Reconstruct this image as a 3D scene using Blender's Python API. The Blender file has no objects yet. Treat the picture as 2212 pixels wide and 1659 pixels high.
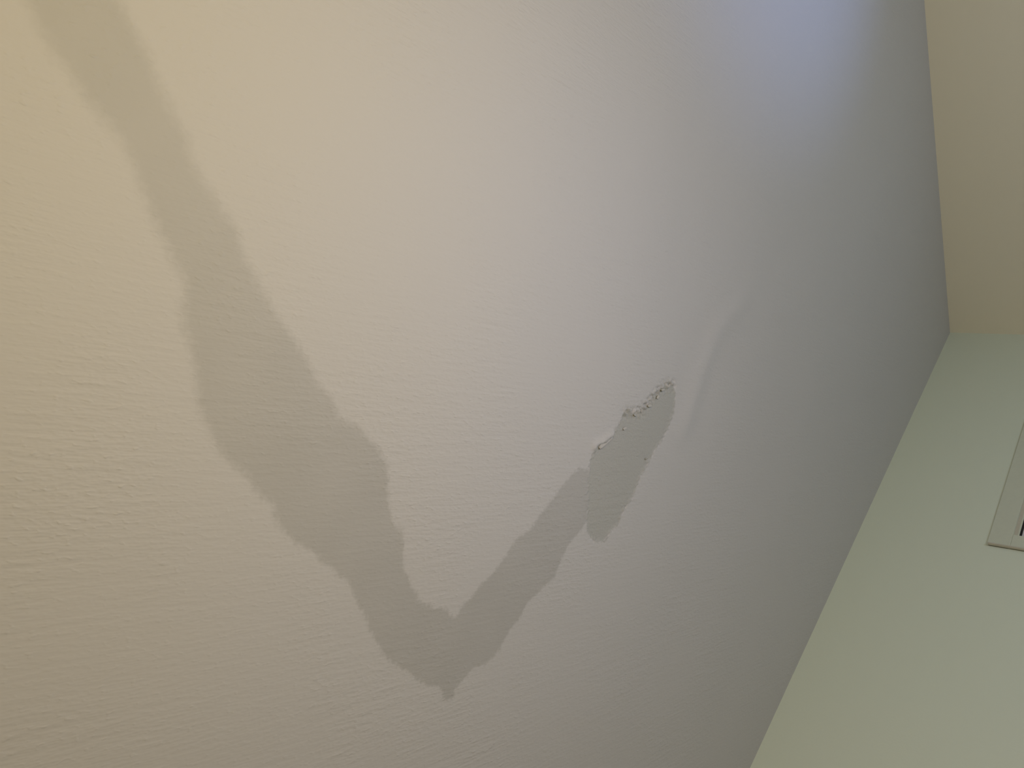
import bpy, bmesh, math, random
import numpy as np
from mathutils import Matrix, Vector

random.seed(7)
rng = np.random.default_rng(11)
SC = bpy.context.scene
COL = SC.collection

# ------------------------------------------------------------------ camera
# Room: the corner in view is at x=0, y=0; ceiling at z=2.60; the phone was held
# portrait (the picture's left is up), 1.60 m above the floor.
H = 2.60
cam_d = bpy.data.cameras.new('camera')
cam = bpy.data.objects.new('camera', cam_d)
COL.objects.link(cam)
cam_d.sensor_fit = 'HORIZONTAL'
cam_d.sensor_width = 36.0
cam_d.lens = 36.0 * 1785.76 / 2212.0
cam_d.clip_start = 0.01
rot = Matrix(((-0.562285, -0.556958, 0.611256), (-0.313163, 0.827537, 0.465952), (-0.765352, 0.070575, -0.63973)))
cam.matrix_world = Matrix.Translation((3.9563, 2.4326, 1.60)) @ rot.to_4x4()
SC.camera = cam

# ------------------------------------------------------------------ world, exposure
w = bpy.data.worlds.new('night_sky')
SC.world = w
w.use_nodes = True
w.node_tree.nodes['Background'].inputs['Color'].default_value = (0.010, 0.012, 0.018, 1)
w.node_tree.nodes['Background'].inputs['Strength'].default_value = 1.0
SC.view_settings.view_transform = 'Standard'
SC.view_settings.look = 'None'
SC.view_settings.gamma = 1.0
SC.view_settings.use_curve_mapping = False
SC.view_settings.exposure = 0.06
SC.cycles.use_light_tree = False
SC.cycles.max_bounces = 4
SC.cycles.diffuse_bounces = 3

# strengths of the added fill lamps (used by their builders further down)
FLOOR_FILL_W = (21.6, 16.5, 6.4)         # warm fill
WHITE_FILL_W = (9.9, 11.0, 16.2)          # neutral fill
LOW_FILL_W = (15.8, 21.5, 29.5)        # low cool fill
UP_FILL_W = (9.8, 14.5, 34.1)            # cool upward fill

# ------------------------------------------------------------------ helpers
def tag(o, label=None, cat=None, group=None, kind=None):
    if label: o['label'] = label
    if cat: o['category'] = cat
    if group: o['group'] = group
    if kind: o['kind'] = kind
    return o

def link(name, me, mat=None, parent=None):
    o = bpy.data.objects.new(name, me)
    COL.objects.link(o)
    if mat: me.materials.append(mat)
    if parent: o.parent = parent
    return o

def empty(name, loc):
    o = bpy.data.objects.new(name, None)
    COL.objects.link(o)
    o.location = loc
    o.empty_display_size = 0.05
    return o

def add_box(bm, lo, hi):
    vs = [bm.verts.new((x, y, z)) for x in (lo[0], hi[0]) for y in (lo[1], hi[1]) for z in (lo[2], hi[2])]
    for f in ((0, 1, 3, 2), (4, 6, 7, 5), (0, 4, 5, 1), (2, 3, 7, 6), (0, 2, 6, 4), (1, 5, 7, 3)):
        bm.faces.new([vs[i] for i in f])

def boxes(name, lst, mat, parent=None, bevel=0.0, seg=2):
    bm = bmesh.new()
    for lo, hi in lst: add_box(bm, lo, hi)
    if bevel:
        bmesh.ops.bevel(bm, geom=bm.edges[:], offset=bevel, segments=seg, affect='EDGES', profile=0.5)
    bmesh.ops.recalc_face_normals(bm, faces=bm.faces[:])
    me = bpy.data.meshes.new(name)
    bm.to_mesh(me); bm.free()
    return link(name, me, mat, parent)

def lathe(name, prof, mat, parent=None, n=40, smooth=True, closed=False):
    bm = bmesh.new()
    rings = []
    for r, z in prof:
        if r < 1e-6:
            rings.append([bm.verts.new((0, 0, z))])
        else:
            rings.append([bm.verts.new((r * math.cos(2 * math.pi * k / n), r * math.sin(2 * math.pi * k / n), z)) for k in range(n)])
    pairs = list(zip(rings, rings[1:]))
    if closed: pairs.append((rings[-1], rings[0]))
    for a, b in pairs:
        for k in range(n):
            k2 = (k + 1) % n
            if len(a) == 1 and len(b) > 1: bm.faces.new((a[0], b[k2], b[k]))
            elif len(b) == 1 and len(a) > 1: bm.faces.new((a[k], a[k2], b[0]))
            elif len(a) > 1: bm.faces.new((a[k], a[k2], b[k2], b[k]))
    bmesh.ops.recalc_face_normals(bm, faces=bm.faces[:])
    for f in bm.faces: f.smooth = smooth
    me = bpy.data.meshes.new(name)
    bm.to_mesh(me); bm.free()
    return link(name, me, mat, parent)

def new_mat(name):
    m = bpy.data.materials.new(name)
    m.use_nodes = True
    nt = m.node_tree
    b = nt.nodes['Principled BSDF']
    return m, nt, b

def simple(name, rgb, rough=0.6, metal=0.0, bump=0.0, scale=60.0, spec=0.5):
    m, nt, b = new_mat(name)
    N, L = nt.nodes, nt.links
    b.inputs['Roughness'].default_value = rough
    b.inputs['Metallic'].default_value = metal
    b.inputs['Specular IOR Level'].default_value = spec
    tc = N.new('ShaderNodeTexCoord')
    nz = N.new('ShaderNodeTexNoise')
    nz.inputs['Scale'].default_value = scale
    nz.inputs['Detail'].default_value = 1
    L.new(tc.outputs['Object'], nz.inputs['Vector'])
    mx = N.new('ShaderNodeMix'); mx.data_type = 'RGBA'
    mx.inputs[6].default_value = (rgb[0] * .97, rgb[1] * .97, rgb[2] * .97, 1)
    mx.inputs[7].default_value = (min(1, rgb[0] * 1.03), min(1, rgb[1] * 1.03), min(1, rgb[2] * 1.03), 1)
    L.new(nz.outputs['Fac'], mx.inputs[0])
    L.new(mx.outputs[2], b.inputs['Base Color'])
    if bump:
        bp = N.new('ShaderNodeBump')
        bp.inputs['Strength'].default_value = bump
        bp.inputs['Distance'].default_value = 0.002
        L.new(nz.outputs['Fac'], bp.inputs['Height'])
        L.new(bp.outputs['Normal'], b.inputs['Normal'])
    return m

def glow(name, rgb, strength):
    m, nt, b = new_mat(name)
    b.inputs['Base Color'].default_value = (*rgb, 1)
    b.inputs['Emission Color'].default_value = (*rgb, 1)
    b.inputs['Emission Strength'].default_value = strength
    m.cycles.emission_sampling = 'NONE'
    return m

# ------------------------------------------------------------------ materials
WALL_RGB = (0.91, 0.83, 0.62)
WINDOW_WALL_RGB = (0.80, 0.85, 0.68)
CEIL_RGB = (0.60, 0.585, 0.555)

def wall_paint(name, rgb):
    m, nt, b = new_mat(name)
    N, L = nt.nodes, nt.links
    b.inputs['Roughness'].default_value = 0.75
    b.inputs['Specular IOR Level'].default_value = 0.25
    b.inputs['Base Color'].default_value = (*rgb, 1)
    geo = N.new('ShaderNodeNewGeometry')
    nz = N.new('ShaderNodeTexNoise')
    nz.inputs['Scale'].default_value = 130
    nz.inputs['Detail'].default_value = 1
    L.new(geo.outputs['Position'], nz.inputs['Vector'])
    bp = N.new('ShaderNodeBump')
    bp.inputs['Strength'].default_value = 0.12
    bp.inputs['Distance'].default_value = 0.002
    L.new(nz.outputs['Fac'], bp.inputs['Height'])
    L.new(bp.outputs['Normal'], b.inputs['Normal'])
    return m

def ceiling_paint():
    """White emulsion brushed on diagonally; 'stain' and 'patch' are signed distances (m) to the
    water mark's and the peeled patch's outline, 'tint' says how dark the mark has dried there."""
    m, nt, b = new_mat('ceiling_paint')
    N, L = nt.nodes, nt.links
    b.inputs['Roughness'].default_value = 0.62
    b.inputs['Specular IOR Level'].default_value = 0.3

    def math_(op, a, c=None, clamp=False):
        n = N.new('ShaderNodeMath'); n.operation = op; n.use_clamp = clamp
        for i, v in enumerate((a, c)):
            if v is None: continue
            if isinstance(v, (int, float)): n.inputs[i].default_value = v
            else: L.new(v, n.inputs[i])
        return n.outputs[0]

    def remap(v, a0, a1, b0, b1, smooth=False):
        n = N.new('ShaderNodeMapRange')
        if smooth: n.interpolation_type = 'SMOOTHSTEP'
        for i, q in enumerate((v, a0, a1, b0, b1)):
            if isinstance(q, (int, float)): n.inputs[i].default_value = q
            else: L.new(q, n.inputs[i])
        return n.outputs[0]

    def noise(vec, scale, detail=2.0, rough=0.5, dist=0.0):
        n = N.new('ShaderNodeTexNoise')
        n.inputs['Scale'].default_value = scale
        n.inputs['Detail'].default_value = detail
        n.inputs['Roughness'].default_value = rough
        n.inputs['Distortion'].default_value = dist
        L.new(vec, n.inputs['Vector'])
        return n.outputs['Fac']

    def attr(nm):
        a = N.new('ShaderNodeAttribute'); a.attribute_name = nm
        return a.outputs['Fac']

    geo = N.new('ShaderNodeNewGeometry')
    pos = geo.outputs['Position']

    def along(deg, stretch):                       # rotate so that x runs along the brush strokes, then squeeze it
        r = N.new('ShaderNodeVectorRotate'); r.rotation_type = 'Z_AXIS'
        r.inputs['Angle'].default_value = -math.radians(deg)
        L.new(pos, r.inputs['Vector'])
        mp = N.new('ShaderNodeMapping'); mp.vector_type = 'POINT'
        mp.inputs['Scale'].default_value = (1.0 / stretch, 1, 1)
        L.new(r.outputs[0], mp.inputs['Vector'])
        return mp.outputs[0]

    # --- colour
    fe = math_('MULTIPLY', math_('SUBTRACT', noise(pos, 95, 2, 0.62), 0.5), 0.020)
    fb = math_('MULTIPLY', math_('SUBTRACT', noise(pos, 24, 1, 0.5), 0.5), 0.014)
    d = math_('ADD', attr('stain'), math_('ADD', fe, fb))
    soft = attr('soft')
    mask = remap(d, math_('MULTIPLY', soft, -0.5), math_('MULTIPLY', soft, 0.5), 1.0, 0.0, True)
    mott = remap(noise(pos, 9, 1, 0.55), 0.3, 0.7, 0.90, 1.06)
    amount = math_('MULTIPLY', math_('MULTIPLY', mask, attr('tint')), mott, True)
    mx = N.new('ShaderNodeMix'); mx.data_type = 'RGBA'
    mx.inputs[6].default_value = (*CEIL_RGB, 1)
    mx.inputs[7].default_value = (CEIL_RGB[0] * .60, CEIL_RGB[1] * .605, CEIL_RGB[2] * .57, 1)
    L.new(amount, mx.inputs[0])
    pd = math_('ADD', attr('patch'), math_('MULTIPLY', fe, 0.5))
    pm = remap(pd, -0.003, 0.002, 1.0, 0.0, True)
    m2 = N.new('ShaderNodeMix'); m2.data_type = 'RGBA'
    m2.inputs[7].default_value = (CEIL_RGB[0] * .80, CEIL_RGB[1] * .815, CEIL_RGB[2] * .775, 1)
    L.new(math_('MULTIPLY', pm, 0.85), m2.inputs[0])
    L.new(mx.outputs[2], m2.inputs[6])
    # shade in the hollows of the patch's crumbled lip, painted as darker colour
    m3 = N.new('ShaderNodeMix'); m3.data_type = 'RGBA'
    m3.inputs[7].default_value = (0.33, 0.325, 0.27, 1)
    crumb = math_('MULTIPLY', attr('crumb'), remap(noise(pos, 120, 1, 0.6), 0.40, 0.62, 0, 1), True)
    L.new(math_('MULTIPLY', crumb, 0.55), m3.inputs[0])
    L.new(m2.outputs[2], m3.inputs[6])
    L.new(m3.outputs[2], b.inputs['Base Color'])

    # --- relief: strokes, stipple, broad patchiness of both
    strokes = noise(along(40, 7), 190, 1, 0.55)
    strokes2 = noise(along(37, 12), 80, 1, 0.5)
    stip = noise(along(40, 1.9), 150, 1, 0.5)
    pits = remap(stip, 0.60, 0.78, 0, 1, True)
    where = remap(noise(pos, 4.0, 1, 0.6), 0.36, 0.66, 0.40, 1.0, True)
    hgt = math_('ADD', math_('MULTIPLY', strokes, 0.55), math_('MULTIPLY', strokes2, 0.9))
    hgt = math_('ADD', hgt, math_('MULTIPLY', stip, 0.60))
    hgt = math_('ADD', hgt, math_('MULTIPLY', pits, 0.25))
    hgt = math_('MULTIPLY', hgt, where)
    grain = math_('MULTIPLY', math_('MULTIPLY', noise(pos, 260, 0, 0.5), pm), 0.5)
    hgt = math_('ADD', hgt, grain)
    bp = N.new('ShaderNodeBump')
    bp.inputs['Strength'].default_value = 1.0
    bp.inputs['Distance'].default_value = 0.0013
    L.new(hgt, bp.inputs['Height'])
    L.new(bp.outputs['Normal'], b.inputs['Normal'])
    return m

M_CEIL = ceiling_paint()
M_WALL = wall_paint('cream_wall_paint', WALL_RGB)
M_WALLW = wall_paint('pale_green_wall_paint', WINDOW_WALL_RGB)
M_TRIM = simple('satin_window_trim', (0.70, 0.725, 0.575), 0.45)
M_SASH = simple('sash_grey_lilac', (0.68, 0.67, 0.66), 0.4)
M_BEAD = simple('frame_tan', (0.62, 0.58, 0.46), 0.5)
M_BLACK = simple('black_gasket', (0.012, 0.011, 0.012), 0.6)
M_FLOOR = simple('oak_floor', (0.42, 0.30, 0.19), 0.45, bump=0.1, scale=14)
M_FLAKE = simple('lifted_paint', (0.53, 0.515, 0.465), 0.7)
M_METAL = simple('brushed_steel', (0.55, 0.54, 0.52), 0.35, metal=0.9)
M_SHADE = simple('linen_shade', (0.80, 0.74, 0.62), 0.8)

# ------------------------------------------------------------------ the room shell
RX, RY = 5.6, 4.7
T = 0.14
WX0, WX1, WZ0, WZ1 = 0.44, 1.396, 0.95, 2.090        # window opening in the wall y = 0

def wall_obj(name, lst, mat, label):
    o = boxes(name, lst, mat)
    return tag(o, label, 'wall', kind='structure')

wall_obj('wall_right', [((-T, -T, 0), (0, RY + T, H))], M_WALL, 'cream painted wall meeting the stained ceiling, upper right of the picture')
wall_obj('wall_left', [((0, -T, 0), (WX0, 0, H)), ((WX1, -T, 0), (RX, 0, H)), ((WX0, -T, 0), (WX1, 0, WZ0)), ((WX0, -T, WZ1), (WX1, 0, H))],
         M_WALLW, 'pale grey-green painted wall with the window, lower right of the picture')
wall_obj('wall_back', [((RX, -T, 0), (RX + T, RY + T, H))], M_WALL, 'plain cream wall behind the camera')
wall_obj('wall_front', [((0, RY, 0), (RX, RY + T, H))], M_WALL, 'plain cream wall opposite the window wall')
tag(boxes('floor', [((-T, -T, -0.1), (RX + T, RY + T, 0.0))], M_FLOOR), 'brown wooden floor of the room', 'floor', kind='structure')
for nm, lo, hi, lab in (('baseboard_right', (0, 0.012, 0), (0.012, RY, 0.08), 'white baseboard along the cream wall'),
                        ('baseboard_left', (0, 0, 0), (RX, 0.012, 0.08), 'white baseboard under the window wall'),
                        ('baseboard_back', (RX - 0.012, 0.012, 0), (RX, RY - 0.012, 0.08), 'white baseboard behind the camera'),
                        ('baseboard_front', (0.012, RY - 0.012, 0), (RX - 0.012, RY, 0.08), 'white baseboard opposite the window')):
    tag(boxes(nm, [(lo, hi)], M_TRIM, bevel=0.003), lab, 'baseboard', kind='structure')

# ------------------------------------------------------------------ the ceiling with its water mark
STAIN = np.array([(3.489, 2.643), (3.482, 2.608), (3.473, 2.575), (3.474, 2.524), (3.478, 2.496), (3.478, 2.473), (3.473, 2.446), (3.469, 2.413), (3.468, 2.391),
(3.458, 2.356), (3.458, 2.325), (3.464, 2.294), (3.472, 2.249), (3.473, 2.218), (3.473, 2.185), (3.477, 2.171), (3.492, 2.155), (3.507, 2.137),
(3.511, 2.113), (3.522, 2.075), (3.54, 2.038), (3.546, 2.016), (3.548, 1.993), (3.548, 1.95), (3.538, 1.915), (3.538, 1.886), (3.525, 1.855), (3.534,
1.826), (3.524, 1.786), (3.51, 1.742), (3.494, 1.69), (3.481, 1.654), (3.486, 1.6), (3.486, 1.555), (3.493, 1.497), (3.477, 1.44), (3.451, 1.381),
(3.448, 1.364), (3.427, 1.346), (3.427, 1.328), (3.435, 1.319), (3.428, 1.303), (3.415, 1.295), (3.406, 1.306), (3.381, 1.307), (3.355, 1.302),
(3.328, 1.282), (3.288, 1.274), (3.247, 1.285), (3.205, 1.285), (3.183, 1.294), (3.137, 1.289), (3.083, 1.278), (3.046, 1.295), (3.007, 1.306),
(2.964, 1.301), (2.94, 1.302), (2.947, 1.278), (2.939, 1.247), (2.904, 1.217), (2.88, 1.219), (2.847, 1.212), (2.819, 1.223), (2.764, 1.228), (2.745,
1.235), (2.713, 1.248), (2.681, 1.254), (2.633, 1.263), (2.59, 1.266), (2.552, 1.275), (2.514, 1.294), (2.49, 1.332), (2.486, 1.355), (2.523, 1.378),
(2.565, 1.383), (2.602, 1.381), (2.63, 1.381), (2.665, 1.394), (2.683, 1.424), (2.72, 1.417), (2.768, 1.41), (2.818, 1.422), (2.851, 1.421), (2.876,
1.4), (2.904, 1.421), (2.931, 1.426), (2.982, 1.424), (3.051, 1.424), (3.102, 1.419), (3.133, 1.429), (3.166, 1.431), (3.201, 1.421), (3.231, 1.426),
(3.261, 1.426), (3.292, 1.426), (3.318, 1.427), (3.338, 1.424), (3.349, 1.442), (3.354, 1.464), (3.375, 1.491), (3.385, 1.517), (3.387, 1.551),
(3.384, 1.59), (3.372, 1.618), (3.358, 1.647), (3.363, 1.674), (3.358, 1.698), (3.346, 1.731), (3.326, 1.76), (3.327, 1.784), (3.331, 1.808), (3.343,
1.848), (3.363, 1.892), (3.361, 1.927), (3.371, 1.965), (3.369, 2.022), (3.376, 2.05), (3.381, 2.083), (3.381, 2.132), (3.384, 2.165), (3.377, 2.203),
(3.379, 2.244), (3.385, 2.278), (3.387, 2.31), (3.378, 2.337), (3.379, 2.364), (3.38, 2.396), (3.378, 2.421), (3.376, 2.461), (3.372, 2.497), (3.373,
2.543), (3.377, 2.582), (3.389, 2.622), (3.406, 2.655), (3.445, 2.665)])
PATCH = np.array([(2.482, 1.349), (2.493, 1.32), (2.514, 1.294), (2.556, 1.273), (2.594, 1.266), (2.633, 1.263), (2.681, 1.254), (2.713, 1.248), (2.745, 1.235),
(2.765, 1.227), (2.82, 1.224), (2.839, 1.21), (2.882, 1.219), (2.908, 1.217), (2.941, 1.249), (2.947, 1.279), (2.933, 1.307), (2.909, 1.339), (2.897,
1.368), (2.878, 1.389), (2.863, 1.412), (2.824, 1.425), (2.794, 1.409), (2.77, 1.407), (2.72, 1.417), (2.692, 1.427), (2.665, 1.394), (2.63, 1.381),
(2.602, 1.381), (2.565, 1.383), (2.523, 1.377)])
RIDGE = np.array([(2.525, 1.199), (2.461, 1.218), (2.385, 1.26), (2.309, 1.297), (2.234, 1.329), (2.113, 1.322), (1.872, 1.322)])

def seg_dist(P, A, B):
    ab = B - A
    t = np.clip(((P - A) @ ab) / (ab @ ab), 0, 1)
    return np.linalg.norm(P - (A + t[:, None] * ab), axis=1)

def poly_sdf(P, Q):                                   # negative inside
    d = np.full(len(P), 1e9)
    ins = np.zeros(len(P), bool)
    for i in range(len(Q)):
        A, B = Q[i], Q[(i + 1) % len(Q)]
        d = np.minimum(d, seg_dist(P, A, B))
        c = (A[1] > P[:, 1]) != (B[1] > P[:, 1])
        if A[1] != B[1]:
            ins ^= c & (P[:, 0] < (B[0] - A[0]) * (P[:, 1] - A[1]) / (B[1] - A[1]) + A[0])
    return np.where(ins, -d, d)

def line_dist(P, Q):
    d = np.full(len(P), 1e9)
    for i in range(len(Q) - 1): d = np.minimum(d, seg_dist(P, Q[i], Q[i + 1]))
    return d

def lines(parts):
    out = []
    for a, b_, step in parts:
        n = max(1, round((b_ - a) / step))
        out += list(np.linspace(a, b_, n, endpoint=False))
    return np.array(out + [parts[-1][1]])

gx = lines([(-T, 0, .14), (0, 1.7, .1), (1.7, 2.44, .012), (2.44, 2.98, .003), (2.98, 3.32, .008), (3.32, 3.58, .005), (3.58, RX, .15), (RX, RX + T, .14)])
gy = lines([(-T, 0, .14), (0, 1.0, .1), (1.0, 1.19, .012), (1.19, 1.45, .003), (1.45, 2.70, .006), (2.70, RY, .15), (RY, RY + T, .14)])
nx, ny = len(gx), len(gy)
GX, GY = np.meshgrid(gx, gy, indexing='ij')
P = np.stack([GX.ravel(), GY.ravel()], 1)
s_st, s_pa = poly_sdf(P, STAIN), poly_sdf(P, PATCH)

def fuzz(P, n, k0, k1, seed):                         # smooth random field from a few plane waves
    r = np.random.default_rng(seed)
    v = np.zeros(len(P))
    for _ in range(n):
        k = r.uniform(k0, k1); a = r.uniform(0, 2 * math.pi)
        v += np.sin(P[:, 0] * k * math.cos(a) + P[:, 1] * k * math.sin(a) + r.uniform(0, 6.28))
    return v / math.sqrt(n / 2)

sstep = lambda v, a, b_: (lambda t: t * t * (3 - 2 * t))(np.clip((v - a) / (b_ - a), 0, 1))
# the mark dried paler and softer towards the camera, darker along the far leg and in the bend
leg = sstep(P[:, 1], 1.45, 2.45)
tint = 0.47 - 0.09 * leg
soft = 0.010 + 0.020 * leg
# height: +z is up into the ceiling, so the peeled patch lies higher than the paint around it
z = np.full(len(P), H)
jag = s_pa + 0.0035 * fuzz(P, 10, 250, 700, 3)
z += 0.0022 * (1 - sstep(jag, -0.004, 0.001))
lip = line_dist(P, np.array([(2.700, 1.420), (2.665, 1.398), (2.63, 1.384), (2.602, 1.383), (2.565, 1.383), (2.523, 1.377), (2.490, 1.357)]))
crumb = np.exp(-(lip / 0.014) ** 2)
z += crumb * (0.0025 + 0.0022 * fuzz(P, 14, 180, 520, 5))
flap = line_dist(P, np.array([(2.835, 1.430), (2.800, 1.418), (2.770, 1.412)]))
z -= 0.0045 * np.exp(-(flap / 0.010) ** 2) * sstep(s_pa, -0.002, 0.002)
rd = line_dist(P, RIDGE + (0, 0.025))                             # the board joint has lifted beyond the patch
z -= 0.0066 * np.exp(-(rd / 0.040) ** 2) * sstep(P[:, 0], 1.85, 2.25) * (1 - sstep(P[:, 0], 2.44, 2.60)) * sstep(s_pa, 0.0, 0.02)
z += 0.0006 * fuzz(P, 12, 6, 22, 8) * (sstep(P[:, 0], 0.05, .6) * sstep(P[:, 1], 0.05, .5))
z[(P[:, 0] <= 0) | (P[:, 1] <= 0) | (P[:, 0] >= RX) | (P[:, 1] >= RY)] = H

idx = np.arange(nx * ny).reshape(nx, ny)
quads = np.stack([idx[:-1, :-1], idx[:-1, 1:], idx[1:, 1:], idx[1:, :-1]], -1).reshape(-1, 4)   # faces look down
cq_st, cq_pa = s_st[quads].mean(1), s_pa[quads].mean(1)
which = np.where(cq_pa < 0, 2, np.where(cq_st < 0, 1, 0))
V = np.column_stack([P, z])

def ceiling_piece(name, sel, parent=None):
    q = quads[sel]
    used, inv = np.unique(q.ravel(), return_inverse=True)
    me = bpy.data.meshes.new(name)
    verts, faces = V[used].tolist(), inv.reshape(-1, 4).tolist()
    if name == 'ceiling':                             # close the slab above
        b0 = len(verts)
        verts += [(-T, -T, H + .12), (RX + T, -T, H + .12), (RX + T, RY + T, H + .12), (-T, RY + T, H + .12)]
        faces.append([b0, b0 + 1, b0 + 2, b0 + 3])
    me.from_pydata(verts, [], faces)
    for nm, arr in (('stain', s_st), ('patch', s_pa), ('tint', tint), ('soft', soft), ('crumb', crumb)):
        a = me.attributes.new(nm, 'FLOAT', 'POINT')
        v = np.zeros(len(verts), np.float32); v[:len(used)] = arr[used]
        a.data.foreach_set('value', v)
    me.polygons.foreach_set('use_smooth', [True] * len(me.polygons))
    me.update()
    return link(name, me, M_CEIL, parent)

ceiling = tag(ceiling_piece('ceiling', which == 0), 'off-white brushed ceiling with a bent grey-brown water stain', 'ceiling', kind='structure')
tag(ceiling_piece('water_stain', which == 1, ceiling), 'grey-brown V-shaped water stain dried into the ceiling paint')
peeled = tag(ceiling_piece('peeled_patch', which == 2, ceiling), 'bare patch where the ceiling paint has peeled off')

# loose curls and crumbs of paint along the lip of the patch
def flake(name, x, y, length, width, ang, droop, z0, parent, seed, thick=0.0007):
    r = random.Random(seed)
    bm = bmesh.new()
    n, k = 6, 3
    top, bot = [], []
    for i in range(n + 1):
        u = i / n
        for j in range(k + 1):
            v = j / k - 0.5
            wv = width * (0.35 + 0.65 * math.sin(math.pi * (0.12 + 0.76 * u))) * (1 + r.uniform(-.16, .16))
            px, py = (u - 0.5) * length, v * wv * .7
            pz = -0.45 * droop * (v + 0.5) ** 1.6 + r.uniform(-.0004, .0004)
            top.append(bm.verts.new((px, py, pz)))
            bot.append(bm.verts.new((px, py, pz - thick)))
    g = lambda L_, i, j: L_[i * (k + 1) + j]
    for i in range(n):
        for j in range(k):
            bm.faces.new((g(top, i, j), g(top, i + 1, j), g(top, i + 1, j + 1), g(top, i, j + 1)))
            bm.faces.new((g(bot, i, j), g(bot, i, j + 1), g(bot, i + 1, j + 1), g(bot, i + 1, j)))
    for i in range(n):
        for j in (0, k): bm.faces.new((g(top, i, j), g(top, i + 1, j), g(bot, i + 1, j), g(bot, i, j)))
    for j in range(k):
        for i in (0, n): bm.faces.new((g(top, i, j), g(top, i, j + 1), g(bot, i, j + 1), g(bot, i, j)))
    bmesh.ops.recalc_face_normals(bm, faces=bm.faces[:])
    for f in bm.faces: f.smooth = True
    me = bpy.data.meshes.new(name)
    bm.to_mesh(me); bm.free()
    o = link(name, me, M_FLAKE, parent)
    o.location = (x, y, z0)
    o.rotation_euler = (0, 0, math.radians(ang))
    return o

for i, (x, y, ln, wd, ang, dr) in enumerate((
        (2.796, 1.411, 0.056, 0.013, 190, 0.008),     # the long lifted curl
        (2.718, 1.392, 0.015, 0.008, 200, 0.006),
        (2.675, 1.271, 0.010, 0.008, 40, 0.006),
        (2.506, 1.366, 0.009, 0.006, 150, 0.005),
        (2.535, 1.374, 0.018, 0.007, 205, 0.006),
        (2.563, 1.372, 0.011, 0.008, 170, 0.007),
        (2.604, 1.375, 0.018, 0.008, 210, 0.006),
        (2.640, 1.386, 0.008, 0.005, 120, 0.004),
        (2.668, 1.393, 0.012, 0.006, 225, 0.003))):
    flake('paint_flake', x, y, ln, wd, ang, dr, H + 0.0006, peeled, 40 + i)

# ------------------------------------------------------------------ the window
win = tag(empty('window_1', (0.915, 0, 0.87)), 'white framed window in the grey-green wall at the right edge', 'window', kind='structure')
def wpart(name, lst, mat, parent=win, bevel=0.0):
    o = boxes(name, lst, mat, parent, bevel)
    par = parent
    off = Vector((0, 0, 0))
    while par is not None:
        off += par.location; par = par.parent
    o.data.transform(Matrix.Translation(-off))
    return o
CO = 0.073                                            # casing width, its face 18 mm proud of the wall
wpart('head_casing', [((WX0 - CO, 0, WZ1), (WX1 + CO, 0.006, WZ1 + CO))], M_TRIM, bevel=0.002)
wpart('side_casing', [((WX1, 0, WZ0), (WX1 + CO, 0.006, WZ1))], M_TRIM, bevel=0.0015)
wpart('side_casing', [((WX0 - CO, 0, WZ0), (WX0, 0.006, WZ1))], M_TRIM, bevel=0.0015)
wpart('back_band', [((WX1 + CO - .006, 0, WZ0), (WX1 + CO, 0.014, WZ1 + CO - .004))], M_BEAD, bevel=0.002)
wpart('back_band', [((WX0 - CO, 0, WZ0), (WX0 - CO + .006, 0.014, WZ1 + CO - .004))], M_BEAD, bevel=0.002)
wpart('window_sill', [((WX0 - CO - .03, -0.10, WZ0 - 0.03), (WX1 + CO + .03, 0.06, WZ0))], M_TRIM, bevel=0.005)
wpart('frame', [((WX0, -0.11, WZ1 - .012), (WX1, -.003, WZ1)), ((WX0, -0.11, WZ0), (WX1, -.003, WZ0 + .012)),
                ((WX0, -0.11, WZ0 + .012), (WX0 + .003, -.003, WZ1 - .012)), ((WX1 - .003, -0.11, WZ0 + .012), (WX1, -.003, WZ1 - .012))], M_BEAD)
wpart('glazing_bead', [((WX0 + .003, -0.09, WZ1 - .017), (WX1 - .003, -.004, WZ1 - .012)), ((WX0 + .003, -0.09, WZ0 + .012), (WX1 - .003, -.004, WZ0 + .017))], M_TRIM)
wpart('gasket', [((WX0 + .003, -0.09, WZ1 - .025), (WX1 - .003, -.008, WZ1 - .017)), ((WX0 + .003, -0.09, WZ0 + .017), (WX1 - .003, -.008, WZ0 + .025))], M_BLACK)
a, c = WX0 + .004, WX1 - .004
e, g_ = WZ0 + .025, WZ1 - .025
sash = wpart('sash', [((a, -.08, g_ - .055), (c, -.006, g_)), ((a, -.08, e), (c, -.006, e + .055)),
                      ((a, -.08, e + .055), (a + .055, -.006, g_ - .055)), ((c - .055, -.08, e + .055), (c, -.006, g_ - .055))], M_SASH)
mg, nt, b = new_mat('window_glass')
b.inputs['Base Color'].default_value = (0.9, 0.95, 0.95, 1)
b.inputs['Roughness'].default_value = 0.02
b.inputs['Transmission Weight'].default_value = 1.0
b.inputs['IOR'].default_value = 1.45
wpart('pane', [((a + .055, -.054, e + .055), (c - .055, -.048, g_ - .055))], mg)
wpart('handle', [((a + .02, -.02, 1.45), (a + .035, .012, 1.475)), ((a + .018, .004, 1.47), (a + .037, .014, 1.57))], M_METAL, bevel=0.003)

# ------------------------------------------------------------------ unseen fill lamps, added for the warm and cool gradients
def bulb(z0, rgb_watts, parent, name):
    top = max(rgb_watts)
    rgb = tuple(c / top for c in rgb_watts)
    r = .025
    prof = [(0 if k in (0, 8) else r * math.sin(math.pi * k / 8), z0 - r * math.cos(math.pi * k / 8)) for k in range(9)]
    o = lathe('bulb', prof, glow(name + '_glow', rgb, 6.0), parent, n=14)
    d = bpy.data.lights.new(name, 'POINT')            # the fill light itself, centred on the added bulb
    d.energy, d.color, d.shadow_soft_size = top * 1.12, rgb, 0.07
    lo = bpy.data.objects.new(name, d); COL.objects.link(lo)
    lo.parent = parent; lo.location = (0, 0, z0)
    return o

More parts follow.
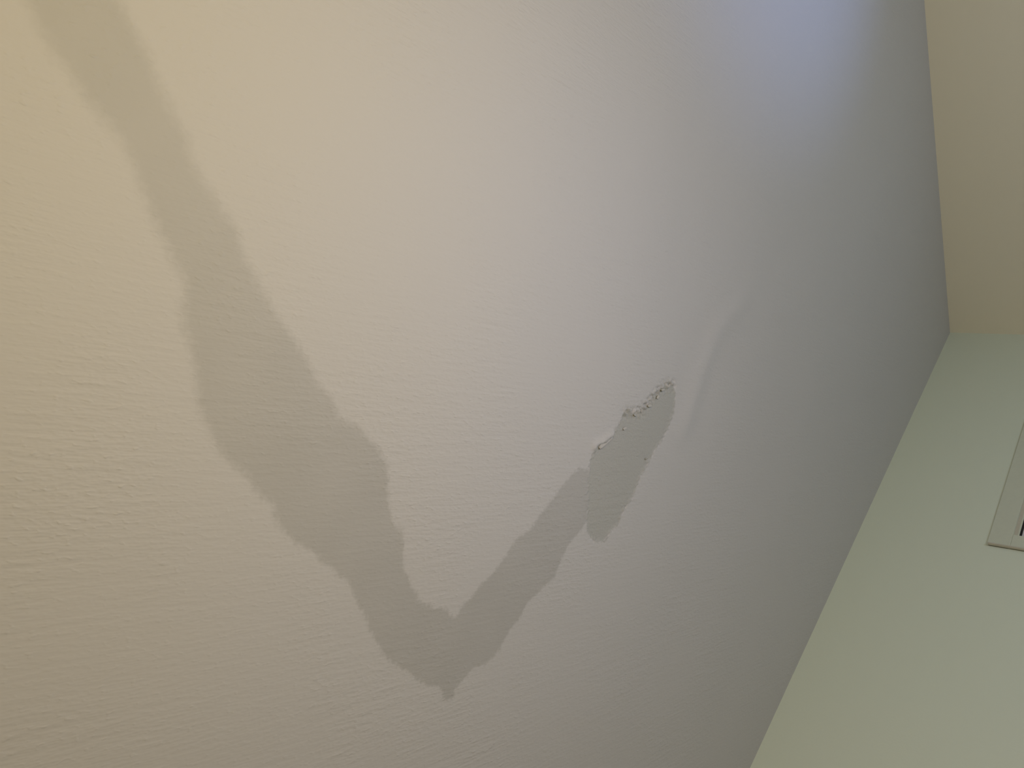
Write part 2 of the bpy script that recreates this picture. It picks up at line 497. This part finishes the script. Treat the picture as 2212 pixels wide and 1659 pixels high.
def floor_fill_lamp(x, y, z0, watts, label):
    t = tag(empty('floor_fill_lamp', (x, y, 0)), label, 'lamp')
    lathe('base', [(0, 0), (.12, 0), (.12, .018), (.11, .024), (.02, .03), (0, .03)], M_METAL, t)
    lathe('pole', [(.011, .025), (.011, z0 - .07), (.016, z0 - .06), (.016, z0 - .022), (0, z0 - .022)], M_METAL, t, n=16)
    bulb(z0, watts, t, 'floor_fill_light')

floor_fill_lamp(3.3, 2.5, 1.50, FLOOR_FILL_W, 'added unseen warm fill lamp, bare glowing bulb on a steel pole')  # added warm fill for the near end of the ceiling
floor_fill_lamp(2.85, 1.95, 1.50, WHITE_FILL_W, 'added unseen white fill lamp, bare glowing bulb on a steel pole')  # added neutral fill for the middle of the ceiling

BX, BY = 1.2, 1.8
tbl = tag(empty('low_fill_stand', (BX, BY, 0)), 'added unseen low round wooden stand for the cool fill lamp', 'table')  # invented stand, there only to carry the low fill
M_WOOD = simple('walnut', (.22, .13, .08), .45, scale=20)
lathe('table_top', [(0, .18), (.24, .18), (.245, .19), (.24, .20), (0, .20)], M_WOOD, tbl)
lathe('leg', [(.02, .02), (.025, .18), (0, .18)], M_WOOD, tbl, n=16)
lathe('foot', [(0, 0), (.16, 0), (.15, .02), (0, .025)], M_WOOD, tbl)
tl = tag(empty('low_fill_lamp', (BX, BY, .2005)), 'added unseen cool fill lamp, bare glowing bulb on the low stand', 'lamp')  # unseen low fill, added to lift the corner and walls
lathe('base', [(0, 0), (.07, 0), (.07, .015), (.02, .025), (.015, .17), (.012, .178), (0, .178)], M_METAL, tl)
bulb(.20, LOW_FILL_W, tl, 'low_fill_light')

UX, UY, UZ = 1.1, 2.3, 1.00
tor = tag(empty('fill_uplighter', (UX, UY, 0)), 'added unseen cool fill uplighter with an upturned white metal bowl', 'lamp')  # unseen upward fill, added for the bluish glow overhead
M_WHITE = simple('white_enamel', (.7, .7, .7), .35)
lathe('base', [(0, 0), (.13, 0), (.13, .02), (.02, .035), (0, .035)], M_WHITE, tor)
lathe('pole', [(.012, .03), (.012, UZ - .10), (0, UZ - .10)], M_WHITE, tor, n=16)
lathe('bowl', [(.012, UZ - .11), (.06, UZ - .095), (.12, UZ - .05), (.15, UZ), (.147, UZ), (.117, UZ - .046), (.058, UZ - .090), (.0, UZ - .100)], M_WHITE, tor)
ud = bpy.data.lights.new('fill_uplighter_light', 'SPOT')
ud.energy, ud.color, ud.shadow_soft_size = UP_FILL_W[2], tuple(c / UP_FILL_W[2] for c in UP_FILL_W), 0.05
ud.spot_size, ud.spot_blend = math.radians(70), 0.9
uo = bpy.data.objects.new('fill_uplighter_light', ud); COL.objects.link(uo); uo.parent = tor
uo.location = (0, 0, UZ)
uo.rotation_euler = Vector((.1, .1, 1.6)).to_track_quat('-Z', 'Y').to_euler()
